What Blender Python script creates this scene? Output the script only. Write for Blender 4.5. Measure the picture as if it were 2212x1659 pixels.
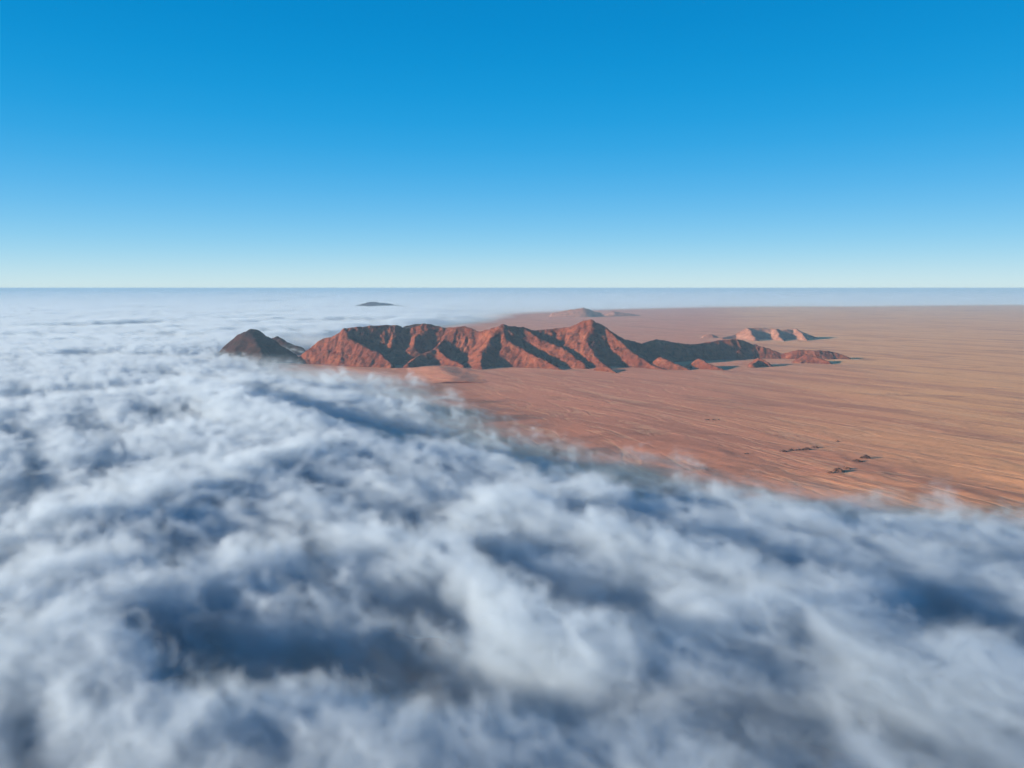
import bpy, math
import numpy as np

# ------------------------------------------------------------------ scene, camera, sky, sun
scene = bpy.context.scene
for o in list(bpy.data.objects):
    bpy.data.objects.remove(o)

CAM_H = 500.0                       # metres above the plain
F_PX = 1661.7                       # focal length for a picture 2212 px wide
CX, CY = 1106.0, 829.5
PITCH = math.atan((CY - 622.0) / F_PX)
SUN_EL, SUN_BEHIND = 10.5, 15.0      # degrees: low sun from the left, slightly behind the camera

cam_d = bpy.data.cameras.new("camera")
cam = bpy.data.objects.new("camera", cam_d)
scene.collection.objects.link(cam)
cam_d.sensor_fit = 'HORIZONTAL'
cam_d.sensor_width = 36.0
cam_d.lens = 36.0 * F_PX / 2212.0
cam_d.clip_start = 1.0
cam_d.clip_end = 600000.0
cam.location = (0.0, 0.0, CAM_H)
cam.rotation_euler = (math.radians(90) - PITCH, 0.0, math.radians(0.0))
scene.camera = cam

world = bpy.data.worlds.new("World")
scene.world = world
world.use_nodes = True
wn, wl = world.node_tree.nodes, world.node_tree.links
wn.clear()
w_out = wn.new('ShaderNodeOutputWorld')
w_bg = wn.new('ShaderNodeBackground')
w_bg.inputs['Strength'].default_value = 0.10
sky = wn.new('ShaderNodeTexSky')
sky.sky_type = 'NISHITA'
sky.sun_disc = False
sky.sun_elevation = math.radians(SUN_EL)
SUN_AZ = math.radians(270.0 - SUN_BEHIND)   # clockwise from +Y
sky.sun_rotation = SUN_AZ
sky.altitude = 500.0
sky.air_density = 1.0
sky.dust_density = 0.3
sky.ozone_density = 4.0
# the photograph's strong colour grade: deep cyan-blue aloft, pale cyan-cream at the horizon
w_tc = wn.new('ShaderNodeTexCoord')
w_sep = wn.new('ShaderNodeSeparateXYZ')
w_ramp = wn.new('ShaderNodeValToRGB')
w_mix = wn.new('ShaderNodeMix'); w_mix.data_type = 'RGBA'
w_mix.inputs['Factor'].default_value = 0.985
wl.new(w_tc.outputs['Generated'], w_sep.inputs[0])
wl.new(w_sep.outputs['Z'], w_ramp.inputs['Fac'])
SKY_STOPS = [(0.0, (2.10, 2.62, 2.70)), (0.020, (1.68, 2.46, 2.78)), (0.05, (0.95, 2.10, 2.85)), (0.10, (0.40, 1.62, 2.80)),
             (0.17, (0.06, 1.22, 2.55)), (0.26, (0.0, 0.95, 2.20)), (0.36, (0.0, 0.72, 1.85)), (0.6, (0.0, 0.74, 1.72)), (1.0, (0.0, 0.70, 1.55))]
_p = np.array([p for p, c in SKY_STOPS]); _c = np.array([c for p, c in SKY_STOPS])
_q = np.linspace(0, 1, 30) ** 2                       # finer stops, smoothed so that the gradient shows no kinks
_k = np.linspace(-1.6, 1.6, 33); _w = np.exp(-_k * _k); _w /= _w.sum()
def _sky(q):
    sp = np.sqrt(q) + 0.055 * _k
    return [float((np.interp(np.abs(sp) ** 2, _p, _c[:, i]) * _w).sum()) for i in range(3)]
SKY_STOPS = [(float(q), _sky(q)) for q in _q]
els = w_ramp.color_ramp.elements
while len(els) < len(SKY_STOPS):
    els.new(0.5)
for e, (p, c) in zip(els, SKY_STOPS):
    e.position = p
    e.color = (c[0], c[1], c[2], 1.0)
wl.new(sky.outputs['Color'], w_mix.inputs['A'])
wl.new(w_ramp.outputs['Color'], w_mix.inputs['B'])
wl.new(w_mix.outputs['Result'], w_bg.inputs['Color'])
wl.new(w_bg.outputs[0], w_out.inputs['Surface'])

sun_d = bpy.data.lights.new("sun", 'SUN')
sun = bpy.data.objects.new("sun", sun_d)
scene.collection.objects.link(sun)
sun_d.energy = 4.9
sun_d.angle = math.radians(0.53)
sun_d.color = (1.0, 0.83, 0.63)
# direction towards the sun
_e, _b = math.radians(SUN_EL), math.radians(SUN_BEHIND)
TO_SUN = (-math.cos(_e) * math.cos(_b), -math.cos(_e) * math.sin(_b), math.sin(_e))
from mathutils import Vector
sun.rotation_euler = Vector(TO_SUN).to_track_quat('Z', 'Y').to_euler()
sun.location = (-2000, -300, 1500)

scene.view_settings.view_transform = 'Standard'
scene.view_settings.look = 'None'
scene.view_settings.gamma = 1.0
scene.view_settings.exposure = 1.6
scene.render.engine = 'CYCLES'
cy = scene.cycles
cy.use_denoising = True
cy.use_adaptive_sampling = True
cy.adaptive_threshold = 0.04
cy.max_bounces = 10
cy.diffuse_bounces = 2
cy.glossy_bounces = 1
cy.transmission_bounces = 1
cy.volume_bounces = 4
cy.transparent_max_bounces = 128
cy.volume_step_rate = 4.5
cy.volume_max_steps = 256
cy.sample_clamp_indirect = 4.0

# ------------------------------------------------------------------ helpers
def ray(u, v):
    X, Y = (u - CX) / F_PX, (CY - v) / F_PX
    return X, math.cos(PITCH) + Y * math.sin(PITCH), -math.sin(PITCH) + Y * math.cos(PITCH)

def G(u, v, z=0.0):                 # where the sight line meets the level z
    a, b, c = ray(u, v)
    t = (z - CAM_H) / c
    return a * t, b * t

def P(u, v, y):                     # point on the sight line at distance y
    a, b, c = ray(u, v)
    t = y / b
    return a * t, y, CAM_H + c * t

def smooth(a, b, x):
    t = np.clip((x - a) / (b - a), 0, 1)
    return t * t * (3 - 2 * t)

def _hash(ix, iy, iz, seed):
    h = (ix.astype(np.uint32) * np.uint32(374761393) + iy.astype(np.uint32) * np.uint32(668265263)
         + iz.astype(np.uint32) * np.uint32(2147483647 - 58) + np.uint32((seed * 974711) & 0xffffffff))
    h = (h ^ (h >> np.uint32(13))) * np.uint32(1274126177)
    h = (h ^ (h >> np.uint32(15))) * np.uint32(2246822519)
    return h ^ (h >> np.uint32(16))

_ga = np.arange(256) * 2.399963
_gz = 1 - 2 * (np.arange(256) + 0.5) / 256
G3 = np.stack([np.cos(_ga) * np.sqrt(1 - _gz ** 2), np.sin(_ga) * np.sqrt(1 - _gz ** 2), _gz], 1).astype(np.float32)
_g2 = np.arange(256) * 2 * np.pi / 256
G2 = np.stack([np.cos(_g2), np.sin(_g2)], 1).astype(np.float32)

def perlin2(x, y, seed=0):
    x = np.asarray(x, np.float64); y = np.asarray(y, np.float64)
    x0, y0 = np.floor(x), np.floor(y)
    fx, fy = (x - x0).astype(np.float32), (y - y0).astype(np.float32)
    ix, iy = x0.astype(np.int64), y0.astype(np.int64)
    u, v = fx * fx * fx * (fx * (fx * 6 - 15) + 10), fy * fy * fy * (fy * (fy * 6 - 15) + 10)
    z = np.zeros_like(ix)
    def g(dx, dy):
        k = G2[_hash(ix + dx, iy + dy, z, seed) & np.uint32(255)]
        return k[..., 0] * (fx - dx) + k[..., 1] * (fy - dy)
    a, b, c, d = g(0, 0), g(1, 0), g(0, 1), g(1, 1)
    return ((a + (b - a) * u) + ((c + (d - c) * u) - (a + (b - a) * u)) * v) * 1.5

def perlin3(x, y, z, seed=0):
    x0, y0, z0 = np.floor(x), np.floor(y), np.floor(z)
    fx, fy, fz = (x - x0).astype(np.float32), (y - y0).astype(np.float32), (z - z0).astype(np.float32)
    ix, iy, iz = x0.astype(np.int64), y0.astype(np.int64), z0.astype(np.int64)
    s = lambda f: f * f * f * (f * (f * 6 - 15) + 10)
    u, v, w = s(fx), s(fy), s(fz)
    def g(dx, dy, dz):
        k = G3[_hash(ix + dx, iy + dy, iz + dz, seed) & np.uint32(255)]
        return k[..., 0] * (fx - dx) + k[..., 1] * (fy - dy) + k[..., 2] * (fz - dz)
    L = lambda a, b, t: a + (b - a) * t
    return L(L(L(g(0, 0, 0), g(1, 0, 0), u), L(g(0, 1, 0), g(1, 1, 0), u), v),
             L(L(g(0, 0, 1), g(1, 0, 1), u), L(g(0, 1, 1), g(1, 1, 1), u), v), w) * 1.5

def fbm2(x, y, octv=5, seed=0, gain=0.5, lac=2.03):
    a, s, t = 1.0, 0.0, 0.0
    for i in range(octv):
        s = s + a * perlin2(x, y, seed + i * 17)
        t += a; a *= gain; x = x * lac + 13.7; y = y * lac - 7.3
    return s / t

def ridged2(x, y, octv=5, seed=0, gain=0.5, lac=2.1):
    a, s, t, w = 1.0, 0.0, 0.0, 1.0
    for i in range(octv):
        n = 1 - np.abs(perlin2(x, y, seed + i * 31))
        n = n * n
        s = s + a * n * w; t += a
        w = np.clip(n * 1.5, 0, 1)
        a *= gain; x = x * lac + 5.1; y = y * lac + 9.2
    return s / t

def billow2(x, y, octv=4, seed=0, gain=0.5, lac=2.05):
    a, s, t = 1.0, 0.0, 0.0
    for i in range(octv):
        s = s + a * (1 - 2 * np.abs(perlin2(x, y, seed + i * 23)))
        t += a; a *= gain; x = x * lac + 3.3; y = y * lac + 1.9
    return s / t

def seg_dist(px, py, pts):
    """distance to an open polyline of (x, y, ...) points: (dist, arclength, interpolated extras, side)"""
    best = np.full(px.shape, 1e18); arc = np.zeros(px.shape); ex = np.zeros(px.shape); side = np.zeros(px.shape)
    s0 = 0.0
    for a, b in zip(pts[:-1], pts[1:]):
        dx, dy = b[0] - a[0], b[1] - a[1]
        L2 = dx * dx + dy * dy + 1e-9
        t = np.clip(((px - a[0]) * dx + (py - a[1]) * dy) / L2, 0, 1)
        qx, qy = px - (a[0] + t * dx), py - (a[1] + t * dy)
        d = qx * qx + qy * qy
        m = d < best
        best = np.where(m, d, best)
        L = math.sqrt(L2)
        arc = np.where(m, s0 + t * L, arc)
        if len(a) > 2:
            ex = np.where(m, a[2] + (b[2] - a[2]) * t, ex)
        side = np.where(m, np.sign(dx * qy - dy * qx), side)
        s0 += L
    return np.sqrt(best), arc, ex, side

def grid_mesh(name, xs, ys, Z, keep=None, smooth_shade=True):
    nx, ny = len(xs), len(ys)
    X, Y = np.meshgrid(xs, ys)
    co = np.stack([X, Y, Z], -1).reshape(-1, 3).astype(np.float32)
    i = np.arange((ny - 1) * nx).reshape(ny - 1, nx)[:, :-1]
    q = np.stack([i, i + 1, i + 1 + nx, i + nx], -1)
    if keep is not None:
        k = keep[:-1, :-1] | keep[1:, :-1] | keep[:-1, 1:] | keep[1:, 1:]
        q = q[k]
    q = q.reshape(-1, 4)
    used = np.zeros(nx * ny, bool); used[q.ravel()] = True
    remap = np.cumsum(used) - 1
    co = co[used]; q = remap[q]
    me = bpy.data.meshes.new(name)
    me.vertices.add(len(co)); me.vertices.foreach_set('co', co.ravel())
    me.loops.add(q.size); me.loops.foreach_set('vertex_index', q.ravel().astype(np.int32))
    me.polygons.add(len(q))
    me.polygons.foreach_set('loop_start', (np.arange(len(q)) * 4).astype(np.int32))
    me.polygons.foreach_set('use_smooth', np.full(len(q), smooth_shade))
    me.update(calc_edges=True)
    return me

def put(name, me, mat=None, kind=None, label=None, cat=None, parent=None, group=None):
    o = bpy.data.objects.new(name, me)
    scene.collection.objects.link(o)
    if mat is not None:
        me.materials.append(mat)
    if kind: o['kind'] = kind
    if label: o['label'] = label
    if cat: o['category'] = cat
    if group: o['group'] = group
    if parent is not None: o.parent = parent
    return o

class NT:
    def __init__(self, tree):
        self.t = tree; tree.nodes.clear()
    def n(self, typ, props=None, **inp):
        nd = self.t.nodes.new(typ)
        for k, v in (props or {}).items(): setattr(nd, k, v)
        for k, v in inp.items():
            s = nd.inputs[int(k[1:])] if k[0] == 'i' and k[1:].isdigit() else nd.inputs[k.replace('_', ' ')]
            if isinstance(v, bpy.types.NodeSocket): self.t.links.new(v, s)
            else: s.default_value = v
        return nd
    def math(self, op, a, b=0.0, c=0.0):
        return self.n('ShaderNodeMath', {'operation': op}, i0=a, i1=b, i2=c).outputs[0]
    def mix(self, f, a, b, blend='MIX'):
        nd = self.n('ShaderNodeMix', {'data_type': 'RGBA', 'blend_type': blend})
        for key, v in ((0, f), (6, a), (7, b)):
            if isinstance(v, bpy.types.NodeSocket): self.t.links.new(v, nd.inputs[key])
            else: nd.inputs[key].default_value = v if key == 0 else (*v, 1.0)
        return nd.outputs[2]
    def noise(self, vec, scale, detail=5.0, rough=0.55, dist=0.0):
        return self.n('ShaderNodeTexNoise', None, Vector=vec, Scale=scale, Detail=detail, Roughness=rough, Distortion=dist).outputs['Fac']
    def mapping(self, vec, scale, rot=(0, 0, 0), loc=(0, 0, 0)):
        # scale = feature size in metres along the (rotated) axes
        return self.n('ShaderNodeMapping', {'vector_type': 'TEXTURE'}, Vector=vec, Scale=scale, Rotation=rot, Location=loc).outputs[0]
    def remap(self, v, a, b, c=0.0, d=1.0):
        return self.n('ShaderNodeMapRange', {'interpolation_type': 'SMOOTHSTEP'}, i0=v, i1=a, i2=b, i3=c, i4=d).outputs[0]

def new_mat(name):
    m = bpy.data.materials.new(name); m.use_nodes = True
    return m, NT(m.node_tree)

# ------------------------------------------------------------------ materials of the land
def sand_colour(t, pos):
    rot = math.radians(-56)             # drainage runs from the mountain down towards the right foreground
    big = t.noise(t.mapping(pos, (2600, 900, 1000), rot=(0, 0, rot)), 1.0, 4, 0.5)
    st = t.noise(t.mapping(pos, (1300, 150, 500), rot=(0, 0, rot)), 1.0, 7, 0.62, 0.6)
    st2 = t.noise(t.mapping(pos, (360, 52, 300), rot=(0, 0, rot + 0.15)), 1.0, 6, 0.62, 0.9)
    patch = t.noise(t.mapping(pos, (620, 260, 300), rot=(0, 0, rot + 0.5)), 1.0, 6, 0.6, 1.0)
    fine = t.noise(t.mapping(pos, (24, 14, 20), rot=(0, 0, rot)), 1.0, 6, 0.66)
    where = t.remap(t.noise(t.mapping(pos, (1900, 1200, 900)), 1.0, 3, 0.5), 0.40, 0.62)     # streaks come and go
    vein = t.math('ABSOLUTE', t.math('SUBTRACT', t.noise(t.mapping(pos, (1100, 210, 400), rot=(0, 0, rot - 0.1)), 1.0, 6, 0.55, 1.6), 0.5))
    px = t.n('ShaderNodeSeparateXYZ', None, Vector=pos)
    gold = t.remap(t.math('ADD', t.math('SUBTRACT', px.outputs[0], t.math('MULTIPLY', px.outputs[1], 0.25)), t.math('MULTIPLY', big, 1600.0)), 500.0, 2200.0)
    c = t.mix(gold, (0.475, 0.182, 0.110), (0.60, 0.285, 0.130))
    c = t.mix(t.remap(st, 0.48, 0.62, 0, 0.60), c, (0.33, 0.130, 0.082))
    c = t.mix(t.remap(patch, 0.56, 0.70, 0, 0.6), c, (0.24, 0.100, 0.066))
    c = t.mix(t.math('MULTIPLY', where, t.remap(st2, 0.53, 0.68, 0, 0.6)), c, (0.27, 0.112, 0.072))
    c = t.mix(t.math('MULTIPLY', where, t.remap(st2, 0.44, 0.30, 0, 0.35)), c, (0.60, 0.33, 0.185))
    c = t.mix(t.remap(vein, 0.022, 0.004, 0, 0.30), c, (0.62, 0.36, 0.21))
    c = t.mix(t.remap(fine, 0.48, 0.72, 0, 0.40), c, (0.20, 0.095, 0.06))
    hgt = t.math('ADD', t.math('MULTIPLY', st2, 1.4), t.math('ADD', fine, t.math('MULTIPLY', t.remap(vein, 0.0, 0.04), 0.6)))
    return c, hgt

def sand_material():
    m, t = new_mat("desert_sand")
    pos = t.n('ShaderNodeNewGeometry').outputs['Position']
    c, hgt = sand_colour(t, pos)
    bump = t.n('ShaderNodeBump', None, Strength=0.6, Distance=2.0, Height=hgt).outputs[0]
    bs = t.n('ShaderNodeBsdfPrincipled', None, Base_Color=c, Roughness=0.95, Normal=bump)
    bs.inputs['Specular IOR Level'].default_value = 0.1
    t.n('ShaderNodeOutputMaterial', None, Surface=bs.outputs[0])
    return m

def rock_material(name, lo, hi, dark, pale, sand_top):
    m, t = new_mat(name)
    geo = t.n('ShaderNodeNewGeometry')
    pos = geo.outputs['Position']
    z = t.n('ShaderNodeSeparateXYZ', None, Vector=pos).outputs['Z']
    nz = t.n('ShaderNodeSeparateXYZ', None, Vector=geo.outputs['True Normal']).outputs['Z']
    n1 = t.noise(t.mapping(pos, (190, 190, 110)), 1.0, 6, 0.6)
    n2 = t.noise(t.mapping(pos, (46, 46, 30)), 1.0, 8, 0.70)
    n3 = t.noise(t.mapping(pos, (13, 13, 13)), 1.0, 5, 0.7)
    n4 = t.noise(t.mapping(pos, (260, 60, 40), rot=(0, 0.5, 0.6)), 1.0, 6, 0.65, 0.6)
    c = t.mix(t.remap(n1, 0.38, 0.64), lo, hi)
    c = t.mix(t.remap(n4, 0.52, 0.66, 0, 0.65), c, pale)
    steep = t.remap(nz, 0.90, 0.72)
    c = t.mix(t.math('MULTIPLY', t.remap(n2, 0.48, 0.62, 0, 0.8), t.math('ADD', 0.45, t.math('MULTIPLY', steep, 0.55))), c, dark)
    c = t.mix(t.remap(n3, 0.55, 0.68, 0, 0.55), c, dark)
    c = t.mix(t.remap(n3, 0.40, 0.28, 0, 0.5), c, tuple(min(1, a * 1.5) for a in pale))
    sc, hgt = sand_colour(t, pos)
    low = t.remap(t.math('ADD', z, t.math('MULTIPLY', t.math('SUBTRACT', n1, 0.5), 50.0)), sand_top, sand_top * 0.35)
    flat = t.remap(t.math('ADD', nz, t.math('MULTIPLY', t.math('SUBTRACT', n2, 0.5), 0.12)), 0.93, 0.985)
    f = t.math('MULTIPLY', low, flat)
    c = t.mix(f, c, sc)
    bump = t.n('ShaderNodeBump', None, Strength=t.math('SUBTRACT', 1.0, t.math('MULTIPLY', f, 0.6)), Distance=4.5, Height=t.math('ADD', n2, t.math('MULTIPLY', n3, 0.45))).outputs[0]
    bs = t.n('ShaderNodeBsdfPrincipled', None, Base_Color=c, Roughness=0.95, Normal=bump)
    bs.inputs['Specular IOR Level'].default_value = 0.1
    t.n('ShaderNodeOutputMaterial', None, Surface=bs.outputs[0])
    return m

M_SAND = sand_material()
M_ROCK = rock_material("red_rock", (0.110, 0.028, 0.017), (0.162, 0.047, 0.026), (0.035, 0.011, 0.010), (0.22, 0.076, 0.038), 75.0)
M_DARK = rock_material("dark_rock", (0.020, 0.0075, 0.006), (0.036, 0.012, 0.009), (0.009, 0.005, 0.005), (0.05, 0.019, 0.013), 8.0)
M_OUTCROP = rock_material("outcrop_rock", (0.085, 0.040, 0.030), (0.13, 0.062, 0.043), (0.035, 0.018, 0.016), (0.17, 0.085, 0.055), -40.0)
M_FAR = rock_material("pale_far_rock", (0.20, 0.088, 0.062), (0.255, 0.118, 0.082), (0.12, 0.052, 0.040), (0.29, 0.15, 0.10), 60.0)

# ------------------------------------------------------------------ the plain
def plain_height(X, Y):
    r = math.radians(-56)
    a, b = X * math.cos(r) + Y * math.sin(r), -X * math.sin(r) + Y * math.cos(r)
    fade = smooth(60000, 3000, Y)
    h = 5.0 * fbm2(X / 900, Y / 900, 3, 5) + 1.5 * fbm2(a / 700, b / 140, 4, 9)
    near = smooth(3000, 1700, Y) * smooth(200, 900, X + 0.3 * Y - 350)
    aw, bw = a + 60 * fbm2(X / 200, Y / 200, 3, 63), b + 40 * fbm2(X / 160, Y / 160, 3, 64)
    h = h + near * (7 * ridged2(aw / 420, bw / 170, 4, 61) - 3 + 1.6 * fbm2(X / 50, Y / 40, 3, 77))
    return h * (0.25 + 0.75 * fade)

def sym_axis(d0, half, growth, end):
    v = list(np.arange(0, half + d0, d0)); d = d0
    while v[-1] < end:
        d *= growth; v.append(v[-1] + d)
    return np.array(v)

ax = sym_axis(14, 2400, 1.045, 120000)
gx = np.concatenate([-ax[:0:-1], ax]) + 300
gy = np.concatenate([np.arange(-600, 1200, 60.0), np.arange(1200, 5400, 12.0)])
gy = list(gy); d = 12.0
while gy[-1] < 115000:
    d *= 1.035; gy.append(gy[-1] + d)
gy = np.array(gy)
X, Y = np.meshgrid(gx, gy)
put("ground", grid_mesh("ground", gx, gy, plain_height(X, Y)), M_SAND, 'structure',
    "flat orange desert plain with drainage streaks stretching to the horizon", "desert")

# ------------------------------------------------------------------ mountains: crest lines with spurs, gullied slopes
def mountain(name, ridges, bounds, step, mat, label, cat, seed, slope=0.72, gully=0.17, rough=6.5, rnd=0.05, apron=0.0):
    x0, x1, y0, y1 = bounds
    xs, ys = np.arange(x0, x1, step), np.arange(y0, y1, step)
    X, Y = np.meshgrid(xs, ys)
    wx = X + 26 * fbm2(X / 150, Y / 150, 4, seed) + 10 * fbm2(X / 40, Y / 40, 3, seed + 3)
    wy = Y + 26 * fbm2(X / 150, Y / 150, 4, seed + 50) + 10 * fbm2(X / 40, Y / 40, 3, seed + 53)
    Hh = np.full(X.shape, -30.0)
    for k, (pts, sl) in enumerate(ridges):
        d, s, z, side = seg_dist(wx, wy, pts)
        zz = np.maximum(z, 1.0) + 14
        w = zz / (slope * sl)
        t = np.sqrt((d / w) ** 2 + rnd * rnd) - rnd
        g = ridged2(s / 120 + side * 7.3 + k * 3.1, d / 420, 4, seed + 7 * k)        # gullies run down the fall line
        g2 = ridged2(s / 42 + side * 5.1 + k * 1.7, d / 200, 3, seed + 7 * k + 3)
        body = np.clip(1 - t, 0, 1)
        h = zz * (0.72 * body ** 1.10 + 0.28 * np.exp(-t * 1.45)) - 14
        bell = smooth(0, 0.35, t) * smooth(1.35, 0.6, t)
        h = h - zz * bell * (gully * (0.75 - g) * 0.62 + 0.06 * (0.6 - g2))
        m = np.maximum(Hh, h)
        kk = 14.0 * smooth(-8, 25, m)
        Hh = m + np.maximum(kk - np.abs(Hh - h), 0) ** 2 / (4 * kk + 1e-6)
    amp = smooth(2, 70, Hh)
    Hh = Hh + amp * rough * (1.6 * (ridged2(X / 95, Y / 95, 5, seed + 90, 0.55) - 0.45) + 0.55 * fbm2(X / 26, Y / 26, 3, seed + 91) + 0.3 * ridged2(X / 16, Y / 16, 2, seed + 92))
    Hh = Hh + (1 - amp) * smooth(-12, 0, Hh) * (2.2 * fbm2(X / 60, Y / 60, 4, seed + 95))
    ed = np.minimum(np.minimum(X - x0, x1 - X), np.minimum(Y - y0, y1 - Y))
    Hh = np.minimum(Hh, -20 + ed * 0.8)
    Hp = plain_height(X, Y)
    Zf = Hp + Hh
    keep = Hh > -7.0
    return put(name, grid_mesh(name, xs, ys, Zf, keep), mat, 'structure', label, cat)

def R(*pts, s=1.0):
    return ([P(u, v, y) for u, v, y in pts], s)

main_ridges = [
    R((648, 772, 5140), (690, 738, 5180), (718, 728, 5200), (745, 711, 5200), (765, 708, 5225), (800, 704, 5275), (850, 703, 5325),
      (875, 711, 5345), (915, 701, 5370), (960, 709, 5370), (1000, 705, 5350), (1040, 717, 5300), (1085, 703, 5200), (1130, 708, 5230),
      (1155, 714, 5260), (1200, 709, 5290), (1232, 707, 5270), (1255, 694, 5220), (1275, 691, 5200), (1295, 699, 5210), (1320, 715, 5230),
      (1345, 732, 5260), (1385, 742, 5320), (1420, 734, 5340), (1490, 745, 5420), (1545, 737, 5480), (1590, 732, 5540), (1630, 745, 5550),
      (1690, 763, 5500), (1720, 757, 5450), (1760, 757, 5450), (1800, 760, 5450), (1835, 773, 5420), s=1.3),
    R((860, 704, 5335), (850, 722, 5260), (845, 738, 5190)),
    R((915, 701, 5370), (902, 722, 5280), (893, 745, 5170)),
    R((745, 711, 5200), (755, 733, 5120), (790, 750, 5020), (820, 762, 4950), (845, 788, 4830), s=1.25),
    R((970, 711, 5365), (958, 735, 5250), (945, 752, 5120), (965, 772, 4980), (1000, 790, 4820), s=1.3),
    R((945, 752, 5120), (905, 768, 5000), (880, 784, 4860)),
    R((1085, 703, 5200), (1060, 730, 5080), (1040, 760, 4950), (1040, 795, 4740)),
    R((1085, 703, 5200), (1090, 730, 5080), (1140, 760, 4940), (1190, 785, 4800), (1225, 800, 4690), s=1.2),
    R((1130, 708, 5250), (1162, 730, 5120), (1214, 752, 5010), (1262, 786, 4800), s=1.3),
    R((1275, 691, 5200), (1268, 735, 5050), (1285, 770, 4900), (1310, 788, 4780)),
    R((1295, 699, 5220), (1330, 725, 5120), (1360, 755, 5000), (1400, 785, 4840), (1450, 800, 4700), s=1.15),
    R((1300, 788, 4700), (1340, 810, 4480)),
    R((1425, 770, 4880), (1450, 780, 4810), (1490, 798, 4700)),
    R((1505, 774, 4880), (1525, 782, 4800), (1560, 797, 4700)),
    R((1640, 772, 5000), (1660, 782, 4930)),
    R((1740, 765, 5180), (1790, 780, 5080)),
    R((945, 791, 4800), (955, 802.5, 4500), (990, 821.5, 4080), s=0.09),
    R((1640, 778, 4960), (1625, 786, 4850)),
]
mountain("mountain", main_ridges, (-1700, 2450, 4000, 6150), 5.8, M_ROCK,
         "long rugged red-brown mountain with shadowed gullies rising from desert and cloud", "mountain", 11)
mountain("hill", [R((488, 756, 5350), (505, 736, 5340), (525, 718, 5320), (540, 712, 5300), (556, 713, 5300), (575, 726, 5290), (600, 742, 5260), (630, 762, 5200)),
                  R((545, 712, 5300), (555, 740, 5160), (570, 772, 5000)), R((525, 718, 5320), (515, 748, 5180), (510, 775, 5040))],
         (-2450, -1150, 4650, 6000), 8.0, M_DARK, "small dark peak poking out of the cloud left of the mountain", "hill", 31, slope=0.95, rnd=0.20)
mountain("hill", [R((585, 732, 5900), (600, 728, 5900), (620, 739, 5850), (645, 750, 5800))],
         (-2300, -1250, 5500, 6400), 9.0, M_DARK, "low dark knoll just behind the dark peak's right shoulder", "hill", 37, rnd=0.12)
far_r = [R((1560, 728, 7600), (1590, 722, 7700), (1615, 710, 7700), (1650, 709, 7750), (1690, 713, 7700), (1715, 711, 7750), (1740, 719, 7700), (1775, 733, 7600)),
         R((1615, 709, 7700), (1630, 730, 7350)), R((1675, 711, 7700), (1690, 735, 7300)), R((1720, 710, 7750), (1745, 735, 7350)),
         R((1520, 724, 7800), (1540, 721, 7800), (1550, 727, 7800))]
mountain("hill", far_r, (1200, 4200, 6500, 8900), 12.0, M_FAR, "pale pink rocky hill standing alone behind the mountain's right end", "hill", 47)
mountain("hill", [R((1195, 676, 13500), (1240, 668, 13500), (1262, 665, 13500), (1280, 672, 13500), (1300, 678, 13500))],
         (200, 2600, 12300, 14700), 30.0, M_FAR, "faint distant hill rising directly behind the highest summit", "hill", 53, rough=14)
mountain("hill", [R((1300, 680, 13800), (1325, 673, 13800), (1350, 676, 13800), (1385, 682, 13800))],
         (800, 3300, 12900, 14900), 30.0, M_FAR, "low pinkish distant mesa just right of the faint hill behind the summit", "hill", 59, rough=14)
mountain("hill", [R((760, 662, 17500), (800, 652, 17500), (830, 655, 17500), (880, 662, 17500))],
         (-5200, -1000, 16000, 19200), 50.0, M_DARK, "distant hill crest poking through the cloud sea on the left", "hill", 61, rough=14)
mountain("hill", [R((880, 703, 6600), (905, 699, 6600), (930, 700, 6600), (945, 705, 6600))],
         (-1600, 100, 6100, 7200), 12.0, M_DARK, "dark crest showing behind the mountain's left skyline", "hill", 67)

# ------------------------------------------------------------------ dark rock outcrops on the plain
def outcrop(u, v, wx, wy, h, label, seed):
    cx0, cy0 = G(u, v)
    wx, wy, h = wx * 0.72, wy * 0.72, h * 0.8
    n = 26
    t = np.linspace(-1.15, 1.15, n)
    A, B = np.meshgrid(t, t)
    X, Y = cx0 + A * wx, cy0 + B * wy
    rr = np.sqrt(A * A + B * B) * (1 + 0.35 * fbm2(A * 1.6 + seed, B * 1.6, 3, seed))
    body = np.clip(1 - rr, 0, 1)
    Z = 1.7 * h * body ** 0.6 * (0.35 + 0.95 * ridged2(A * 1.9 + seed * 3.3, B * 1.9, 4, seed + 5)) - 0.8
    base = plain_height(np.array([[cx0]]), np.array([[cy0]]))[0, 0]
    xs, ys = (t * wx), (t * wy)
    o = put("rock_outcrop", grid_mesh("rock_outcrop", xs, ys, Z, Z > -0.75, False), M_OUTCROP, None, label, "rock", None, "dark rock outcrops on the desert plain")
    gz = plain_height(X, Y)
    o.location = (cx0, cy0, float(gz.min()) + 0.4 * float(gz.max() - gz.min()))
    return o

outcrop(1528, 907, 14, 9, 5, "leftmost of three tiny dark outcrops close together on the open plain", 1)
outcrop(1541, 907, 13, 9, 4, "middle one of three tiny dark outcrops close together on the open plain", 2)
outcrop(1552, 907, 11, 8, 4, "rightmost of three tiny dark outcrops close together on the open plain", 3)
outcrop(1613, 981, 13, 8, 4, "lone low outcrop left of the row of rocks, near the fog edge", 4)
outcrop(1691, 976, 16, 11, 6, "leftmost rock in the slanting row of outcrops above the fog edge", 5)
outcrop(1709, 974, 13, 9, 5, "second rock from the left in the slanting row of outcrops", 6)
outcrop(1725, 973, 14, 9, 5, "third rock from the left in the slanting row of outcrops", 7)
outcrop(1742, 972, 21, 13, 7, "fourth and widest rock in the slanting row of outcrops", 8)
outcrop(1760, 968, 19, 11, 6, "rightmost rock in the slanting row of outcrops above the fog edge", 9)
outcrop(1810, 953, 11, 7, 4, "small dark rock up and right of the slanting row of outcrops", 10)
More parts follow.
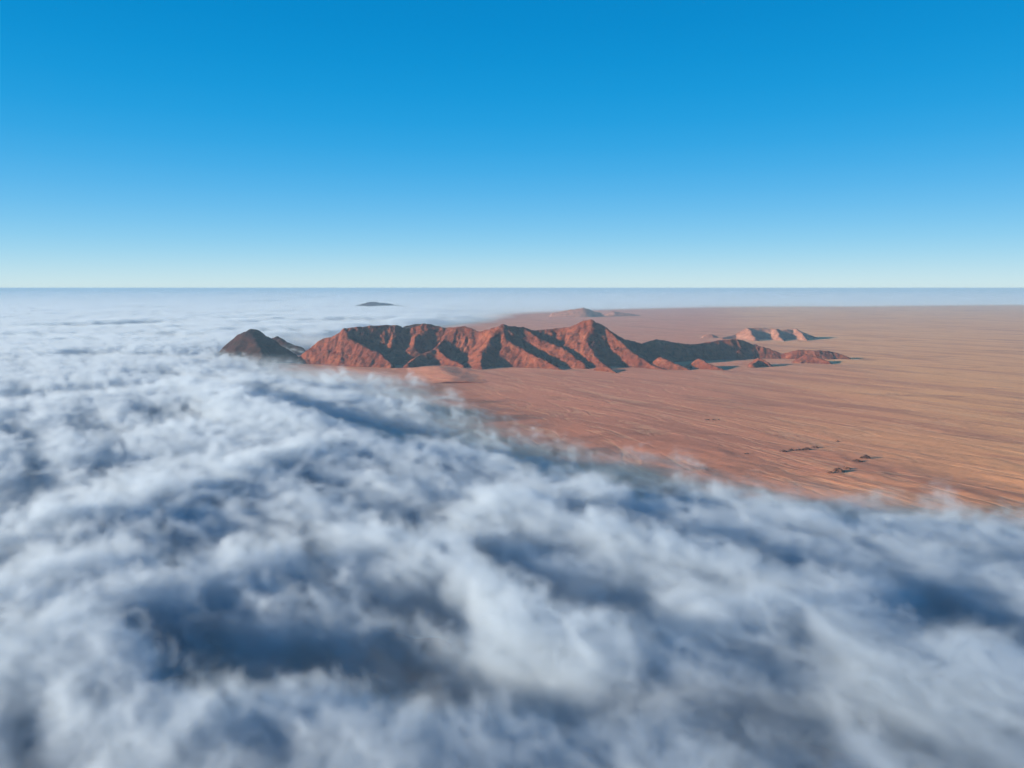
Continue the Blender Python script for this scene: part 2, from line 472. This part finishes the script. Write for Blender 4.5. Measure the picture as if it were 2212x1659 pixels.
outcrop(1850, 998, 23, 15, 6, "left of two broken outcrops side by side on the golden sand", 11)
outcrop(1870, 991, 25, 14, 8, "right of two broken outcrops side by side on the golden sand", 12)
outcrop(1792, 1024, 15, 10, 5, "small low rock left of the big outcrop beside the fog", 13)
outcrop(1811, 1021, 26, 18, 9, "biggest dark outcrop nearest the fog edge on the right", 14)
outcrop(1829, 1015, 16, 10, 6, "rock adjoining the upper right of the biggest outcrop", 15)

# ------------------------------------------------------------------ the sea of cloud
EDGE = [(9000, -3500), (3000, -200), (1750, 1050), (1230, 1520), (1000, 1730), (780, 1820), (520, 1990), (200, 2270), (10, 2600), (-110, 3100),
        (-480, 4080), (-1150, 4620), (-1450, 5150), (-1350, 5900), (-900, 7500), (-500, 10500), (1600, 16200), (5700, 18600), (18600, 22000), (90000, 41000)]
Zc = 85.0
def gl(*uv):
    return [G(u, v, Zc) for u, v in uv]
BANKS = [   # cloud streets (+) and the gaps between them (-): points, half width in m, height in m
    (gl((940, 960), (1100, 1010), (1200, 1040), (1320, 1075)), 60, 38),
    (gl((860, 1195), (960, 1250), (1080, 1310), (1180, 1370), (1330, 1450)), 55, 60),
    (gl((1080, 1105), (1250, 1165), (1450, 1235), (1650, 1290), (1800, 1330)), 55, 58),
    (gl((1400, 1390), (1650, 1370), (1850, 1410), (2000, 1450), (2200, 1500)), 70, 55),
    (gl((-60, 1330), (80, 1290), (60, 1420), (150, 1500)), 90, 55),
    (gl((360, 1640), (600, 1590), (800, 1600), (1000, 1620)), 55, 32),
    (gl((60, 1170), (300, 1100), (500, 1040), (650, 990)), 65, 48),
    (gl((560, 1240), (430, 1280), (300, 1330)), 50, 40),
    (gl((1750, 1130), (1950, 1130), (2100, 1090), (2250, 1160)), 50, 30),
    (gl((700, 960), (840, 985), (950, 1000)), 60, 30),
    (gl((620, 1420), (760, 1430), (900, 1470), (990, 1480)), 58, -105),
    (gl((900, 1160), (1000, 1200), (1130, 1255), (1250, 1310), (1400, 1385)), 36, -100),
    (gl((1230, 1090), (1400, 1150), (1600, 1200), (1760, 1230)), 34, -90),
    (gl((560, 835), (640, 855)), 120, -70), (gl((700, 875), (760, 895)), 110, -85), (gl((820, 915), (900, 930)), 100, -75), (gl((640, 850), (800, 850), (950, 880)), 90, 40), (gl((420, 830), (560, 880), (680, 930)), 110, 50),
    (gl((40, 1060), (100, 1060)), 70, -110), (gl((180, 1015), (300, 1000)), 60, -75), (gl((420, 900), (330, 880)), 80, -50),
    (gl((1020, 1490), (1150, 1510), (1300, 1510)), 36, -60),
    (gl((400, 1440), (520, 1430)), 45, -75), (gl((270, 1360), (320, 1390)), 36, -60),
    (gl((1650, 1550), (1760, 1590)), 45, -35), (gl((2030, 1350), (2200, 1390)), 42, -55),
    (gl((560, 790), (660, 805)), 130, -80), (gl((1080, 975), (1250, 1000), (1420, 1015)), 50, -90),
    (gl((840, 1290), (960, 1330)), 40, -80), (gl((420, 1180), (520, 1160)), 45, -50), (gl((760, 1110), (900, 1100)), 40, -50),
    (gl((200, 760), (380, 765)), 160, -60), (gl((60, 850), (250, 835)), 130, -55), (gl((100, 930), (260, 925)), 90, -50), (gl((330, 800), (520, 830)), 110, -50),
    (gl((300, 663), (370, 663)), 500, -80), (gl((520, 651), (570, 651)), 700, -90), (gl((600, 735), (690, 722)), 260, -90),
    (gl((100, 700), (300, 696)), 300, -60), (gl((640, 690), (800, 690)), 300, -60),
]
STREET = math.atan2(-1280, 800)     # direction in which the cloud streets run

def cloud_top(X, Y):
    """height of the cloud surface above the plain (m), and how much liquid there is (0..1)"""
    far = smooth(3000, 20000, Y)
    mid = smooth(2600, 9000, Y)
    vfar = smooth(14000, 40000, Y)
    f2 = smooth(3500, 16000, Y)
    sx = X + 165 * fbm2(X / 600, Y / 600, 5, 101) + f2 * 1000 * fbm2(X / 4000, Y / 4000, 4, 103)
    sy = Y + 165 * fbm2(X / 600, Y / 600, 5, 111) + f2 * 1000 * fbm2(X / 4000, Y / 4000, 4, 113)
    d, s, z, side = seg_dist(sx, sy, EDGE)
    sd = d * side
    width = 760 + 0.04 * Y + 0.42 * np.clip(Y - 12000, 0, 30000)
    edge = smooth(-40, width, sd)
    c, n = math.cos(STREET), math.sin(STREET)
    a, b = X * c + Y * n, -X * n + Y * c
    w2 = 300 * smooth(1900, 5000, Y)
    bx = X + 55 * fbm2(X / 180, Y / 180, 4, 121) + w2 * fbm2(X / 600, Y / 600, 3, 123)
    by = Y + 55 * fbm2(X / 180, Y / 180, 4, 131) + w2 * fbm2(X / 600, Y / 600, 3, 133)
    scraps = smooth(0.05, 0.45, fbm2(a / 260, b / 95, 5, 221, 0.55)) * smooth(-330, -20, sd)
    T = 102 * edge ** 0.8 - 75 * smooth(140, -220, sd) + 82 * scraps * (1 - edge) * smooth(9000, 5000, Y)
    T = T + edge * ((1 - 0.5 * far) * 8 * fbm2(a / 900, b / 330, 4, 141) + (1 - mid) * 6 * billow2(a / 420 + 0.2 * fbm2(X / 300, Y / 300, 2, 5), b / 130, 3, 151)
                    + (1 - 0.6 * vfar) * ((4 + 16 * mid) * billow2(X / 380, Y / 380, 4, 161) + mid * 30 * fbm2(X / 1400, Y / 950, 4, 171))
                    + vfar * (75 * billow2(X / 1700, Y / 1300, 4, 163) + 55 * fbm2(X / 6000, Y / 4500, 4, 173)))
    cov = 0.46 + 0.74 * fbm2(a / 620, b / 130, 5, 201, 0.5) + 0.22 * (1 - 0.6 * mid) * fbm2(X / 130, Y / 130, 4, 211)
    cov = cov + mid * (1 - far) * (0.95 * fbm2(X / 900, Y / 700, 4, 231, 0.5) - 0.04)
    cov = cov + 0.24 * smooth(4200, 2200, Y) * np.sin(b / 185 * 2 * np.pi + 3.5 * fbm2(X / 520, Y / 520, 3, 261))
    mod = np.clip(0.85 + 0.75 * fbm2(X / 110, Y / 110, 4, 251), 0.15, 1.3)
    for pts, w, amp in BANKS:
        if Y.min() > max(p[1] for p in pts) + 4 * w or Y.max() < min(p[1] for p in pts) - 4 * w: continue
        dd = seg_dist(bx, by, pts)[0]
        e = np.exp(-(dd / w) ** 2) * mod
        T = T + (0.62 * edge if amp > 0 else 0.36) * amp * e
        cov = cov + (0.020 if amp > 0 else 0.0200) * amp * e
    T = T + edge * (1 - 0.75 * mid) * (5.0 * billow2(bx / 75, by / 62, 3, 181) + 2.0 * billow2(bx / 26, by / 22, 2, 191))
    cov = np.clip(cov + far * (0.22 + 0.75 * fbm2(X / 3200, Y / 2000, 5, 241, 0.6)), 0, 1.25) * (0.10 + 0.90 * edge)
    return np.where(sd < -420, -60.0, T), edge, cov

def fluff_material(density):
    m, t = new_mat("cloud_vapour")
    at = t.n('ShaderNodeAttribute', {'attribute_name': 'density'}).outputs['Fac']
    pv = t.n('ShaderNodeVolumePrincipled', None, Color=(0.575, 0.672, 0.775, 1), Density=t.math('MULTIPLY', at, density), Anisotropy=0.1)
    pv.inputs['Density Attribute'].default_value = ""
    t.n('ShaderNodeOutputMaterial', None, Volume=pv.outputs[0])
    return m

M_CORE, _t = new_mat("cloud_body")
_b = _t.n('ShaderNodeBsdfPrincipled', None, Base_Color=(0.52, 0.58, 0.65, 1), Roughness=1.0)
_b.inputs['Specular IOR Level'].default_value = 0.0
_t.n('ShaderNodeOutputMaterial', None, Surface=_b.outputs[0])
M_VAPOUR = fluff_material(0.036)

ZTOP = 215.0
def vapour_tile(name, x0, x1, y0, y1, dxy, dz, parent, seed=0):
    nx, ny, nz = int(round((x1 - x0) / dxy)) + 1, int(round((y1 - y0) / dxy)) + 1, int(ZTOP / dz) + 1
    xs, ys, zs = np.linspace(x0, x1, nx), np.linspace(y0, y1, ny), np.linspace(2.0, ZTOP, nz)
    X2, Y2 = np.meshgrid(xs, ys, indexing='ij')
    T, edge, cov = cloud_top(X2, Y2)
    D = np.zeros((nx, ny, nz), np.float32)
    ii, jj, kk = np.nonzero((T[:, :, None] + 45 > zs[None, None, :]) & (T[:, :, None] > -15))
    x, y, z, tt, ee, cc = xs[ii], ys[jj], zs[kk], T[ii, jj].astype(np.float32), edge[ii, jj].astype(np.float32), cov[ii, jj].astype(np.float32)
    c, sn = math.cos(STREET), math.sin(STREET)
    wq = 8.0 * perlin3(x / 50, y / 50, z / 38, 401)
    wr = 8.0 * perlin3(x / 50, y / 50, z / 38, 411)
    ca, cb = (x + wq) * c + (y + wr) * sn, -(x + wq) * sn + (y + wr) * c
    n = np.zeros(len(x), np.float32); a, f = 1.0, 1 / 52.0
    tot = 0.0
    for o in range(5):
        if 1 / f < 1.6 * dxy: break
        st = 0.52 if o < 2 else 0.9
        q = perlin3(ca * f * st + o * 3.7, cb * f + o * 1.3, z * f * 1.25 + o, 301 + o * 7)
        n += a * (1 - 2.6 * np.abs(q)) if o < 3 else a * 1.3 * q
        tot += a; a *= 0.72; f *= 2.05
    n /= max(tot, 1e-6)
    L = 46.0
    v = 1.25 * ((tt - z) / L + (0.85 - 0.52 * smooth(1300, 3800, y)) * n - 0.18)
    dens = np.clip(v, 0, 1) ** 1.6 * smooth(0.05, 1.0, cc + 0.38 * n)
    # thin mist lingering between the streets and below them
    mist = 0.24 * ee * smooth(95, 5, z) * np.clip(0.45 + 1.5 * n, 0.08, 1.6)
    dens = np.maximum(dens * smooth(0, 30, z + 5), mist)
    dens[dens < 0.004] = 0.0
    D[ii, jj, kk] = dens
    N = nx * ny * nz
    me = bpy.data.meshes.new(name)
    me.vertices.add(N)
    att = me.attributes.new('amount', 'FLOAT', 'POINT')
    att.data.foreach_set('value', D.ravel())
    o = put(name, me, None, 'stuff', None, None, parent)
    ng = bpy.data.node_groups.new(name, 'GeometryNodeTree')
    ng.interface.new_socket('Geometry', in_out='INPUT', socket_type='NodeSocketGeometry')
    ng.interface.new_socket('Geometry', in_out='OUTPUT', socket_type='NodeSocketGeometry')
    t = NT(ng)
    gi, go = t.n('NodeGroupInput'), t.n('NodeGroupOutput')
    p = t.n('ShaderNodeSeparateXYZ', None, Vector=t.n('GeometryNodeInputPosition').outputs[0])
    def idx(sock, lo, hi, cnt):
        return t.math('ROUND', t.math('MULTIPLY', t.math('SUBTRACT', sock, lo), (cnt - 1) / (hi - lo)))
    ix, iy, iz = idx(p.outputs[0], x0, x1, nx), idx(p.outputs[1], y0, y1, ny), idx(p.outputs[2], 2.0, ZTOP, nz)
    # integer maths keeps the index exact
    im = lambda op, a, b: t.n('FunctionNodeIntegerMath', {'operation': op}, i0=a, i1=b).outputs[0]
    index = im('ADD', im('MULTIPLY', im('ADD', im('MULTIPLY', ix, ny), iy), nz), iz)
    na = t.n('GeometryNodeInputNamedAttribute', {'data_type': 'FLOAT'}, Name='amount')
    si = t.n('GeometryNodeSampleIndex', {'data_type': 'FLOAT', 'domain': 'POINT', 'clamp': True}, Geometry=gi.outputs[0], Value=na.outputs[0], Index=index)
    vc = t.n('GeometryNodeVolumeCube', None, Density=si.outputs[0], Background=0.0, Min=(x0, y0, 2.0), Max=(x1, y1, ZTOP),
             Resolution_X=nx, Resolution_Y=ny, Resolution_Z=nz)
    sm = t.n('GeometryNodeSetMaterial', None, Geometry=vc.outputs[0], Material=M_VAPOUR)
    ng.links.new(sm.outputs[0], go.inputs[0])
    md = o.modifiers.new('vapour', 'NODES'); md.node_group = ng
    return o

cax = sym_axis(16, 1600, 1.03, 115000)
cx = np.concatenate([-cax[:0:-1], cax]) - 300
cyv = [480.0]; d = 10.0
while cyv[-1] < 112000:
    d = max(10.0, 0.011 * cyv[-1]) if cyv[-1] < 40000 else d * 1.03
    cyv.append(cyv[-1] + d)
cyv = np.array(cyv)
X, Y = np.meshgrid(cx, cyv)
T, edge, cov = cloud_top(X, Y)
off = (96 + 150 * np.clip(1.0 - cov, 0, 1))
C = T - off
clouds = put("clouds", grid_mesh("clouds", cx, cyv, C, C > 14), M_CORE, 'stuff',
             "sea of white morning cloud rolling over the desert to the horizon", "clouds")
vapour_tile("vapour", -760, 760, 530, 899, 3.8, 4.2, clouds)
vapour_tile("vapour", -1050, 1050, 900, 1299, 5.2, 4.8, clouds)
vapour_tile("vapour", -1900, 1400, 1300, 2899, 9.5, 6.5, clouds)
vapour_tile("vapour", -4600, 500, 2900, 6498, 17.0, 8.0, clouds)
vapour_tile("vapour", -11000, 2500, 6500, 15498, 36.0, 10.0, clouds)
vapour_tile("vapour", -26000, 26000, 15500, 38990, 125.0, 12.0, clouds)
vapour_tile("vapour", -70000, 70000, 39000, 104000, 420.0, 12.0, clouds)

# ------------------------------------------------------------------ the air
hz = bpy.data.meshes.new("haze")
xa, xb, ya, yb, za, zb = -125000, 125000, -1500, 125000, -60, 506
vv = [(x, y, z) for x in (xa, xb) for y in (ya, yb) for z in (za, zb)]
ff = [(0, 1, 3, 2), (4, 6, 7, 5), (0, 4, 5, 1), (2, 3, 7, 6), (0, 2, 6, 4), (1, 5, 7, 3)]
hz.from_pydata(vv, [], ff)
M_HAZE, t = new_mat("haze")
pv = t.n('ShaderNodeVolumePrincipled', None, Color=(0.25, 0.41, 0.58, 1), Density=3.1e-5, Anisotropy=0.0)
t.n('ShaderNodeOutputMaterial', None, Volume=pv.outputs[0])
put("haze", hz, M_HAZE, 'stuff', "thin pale blue haze over the whole plain", "haze")
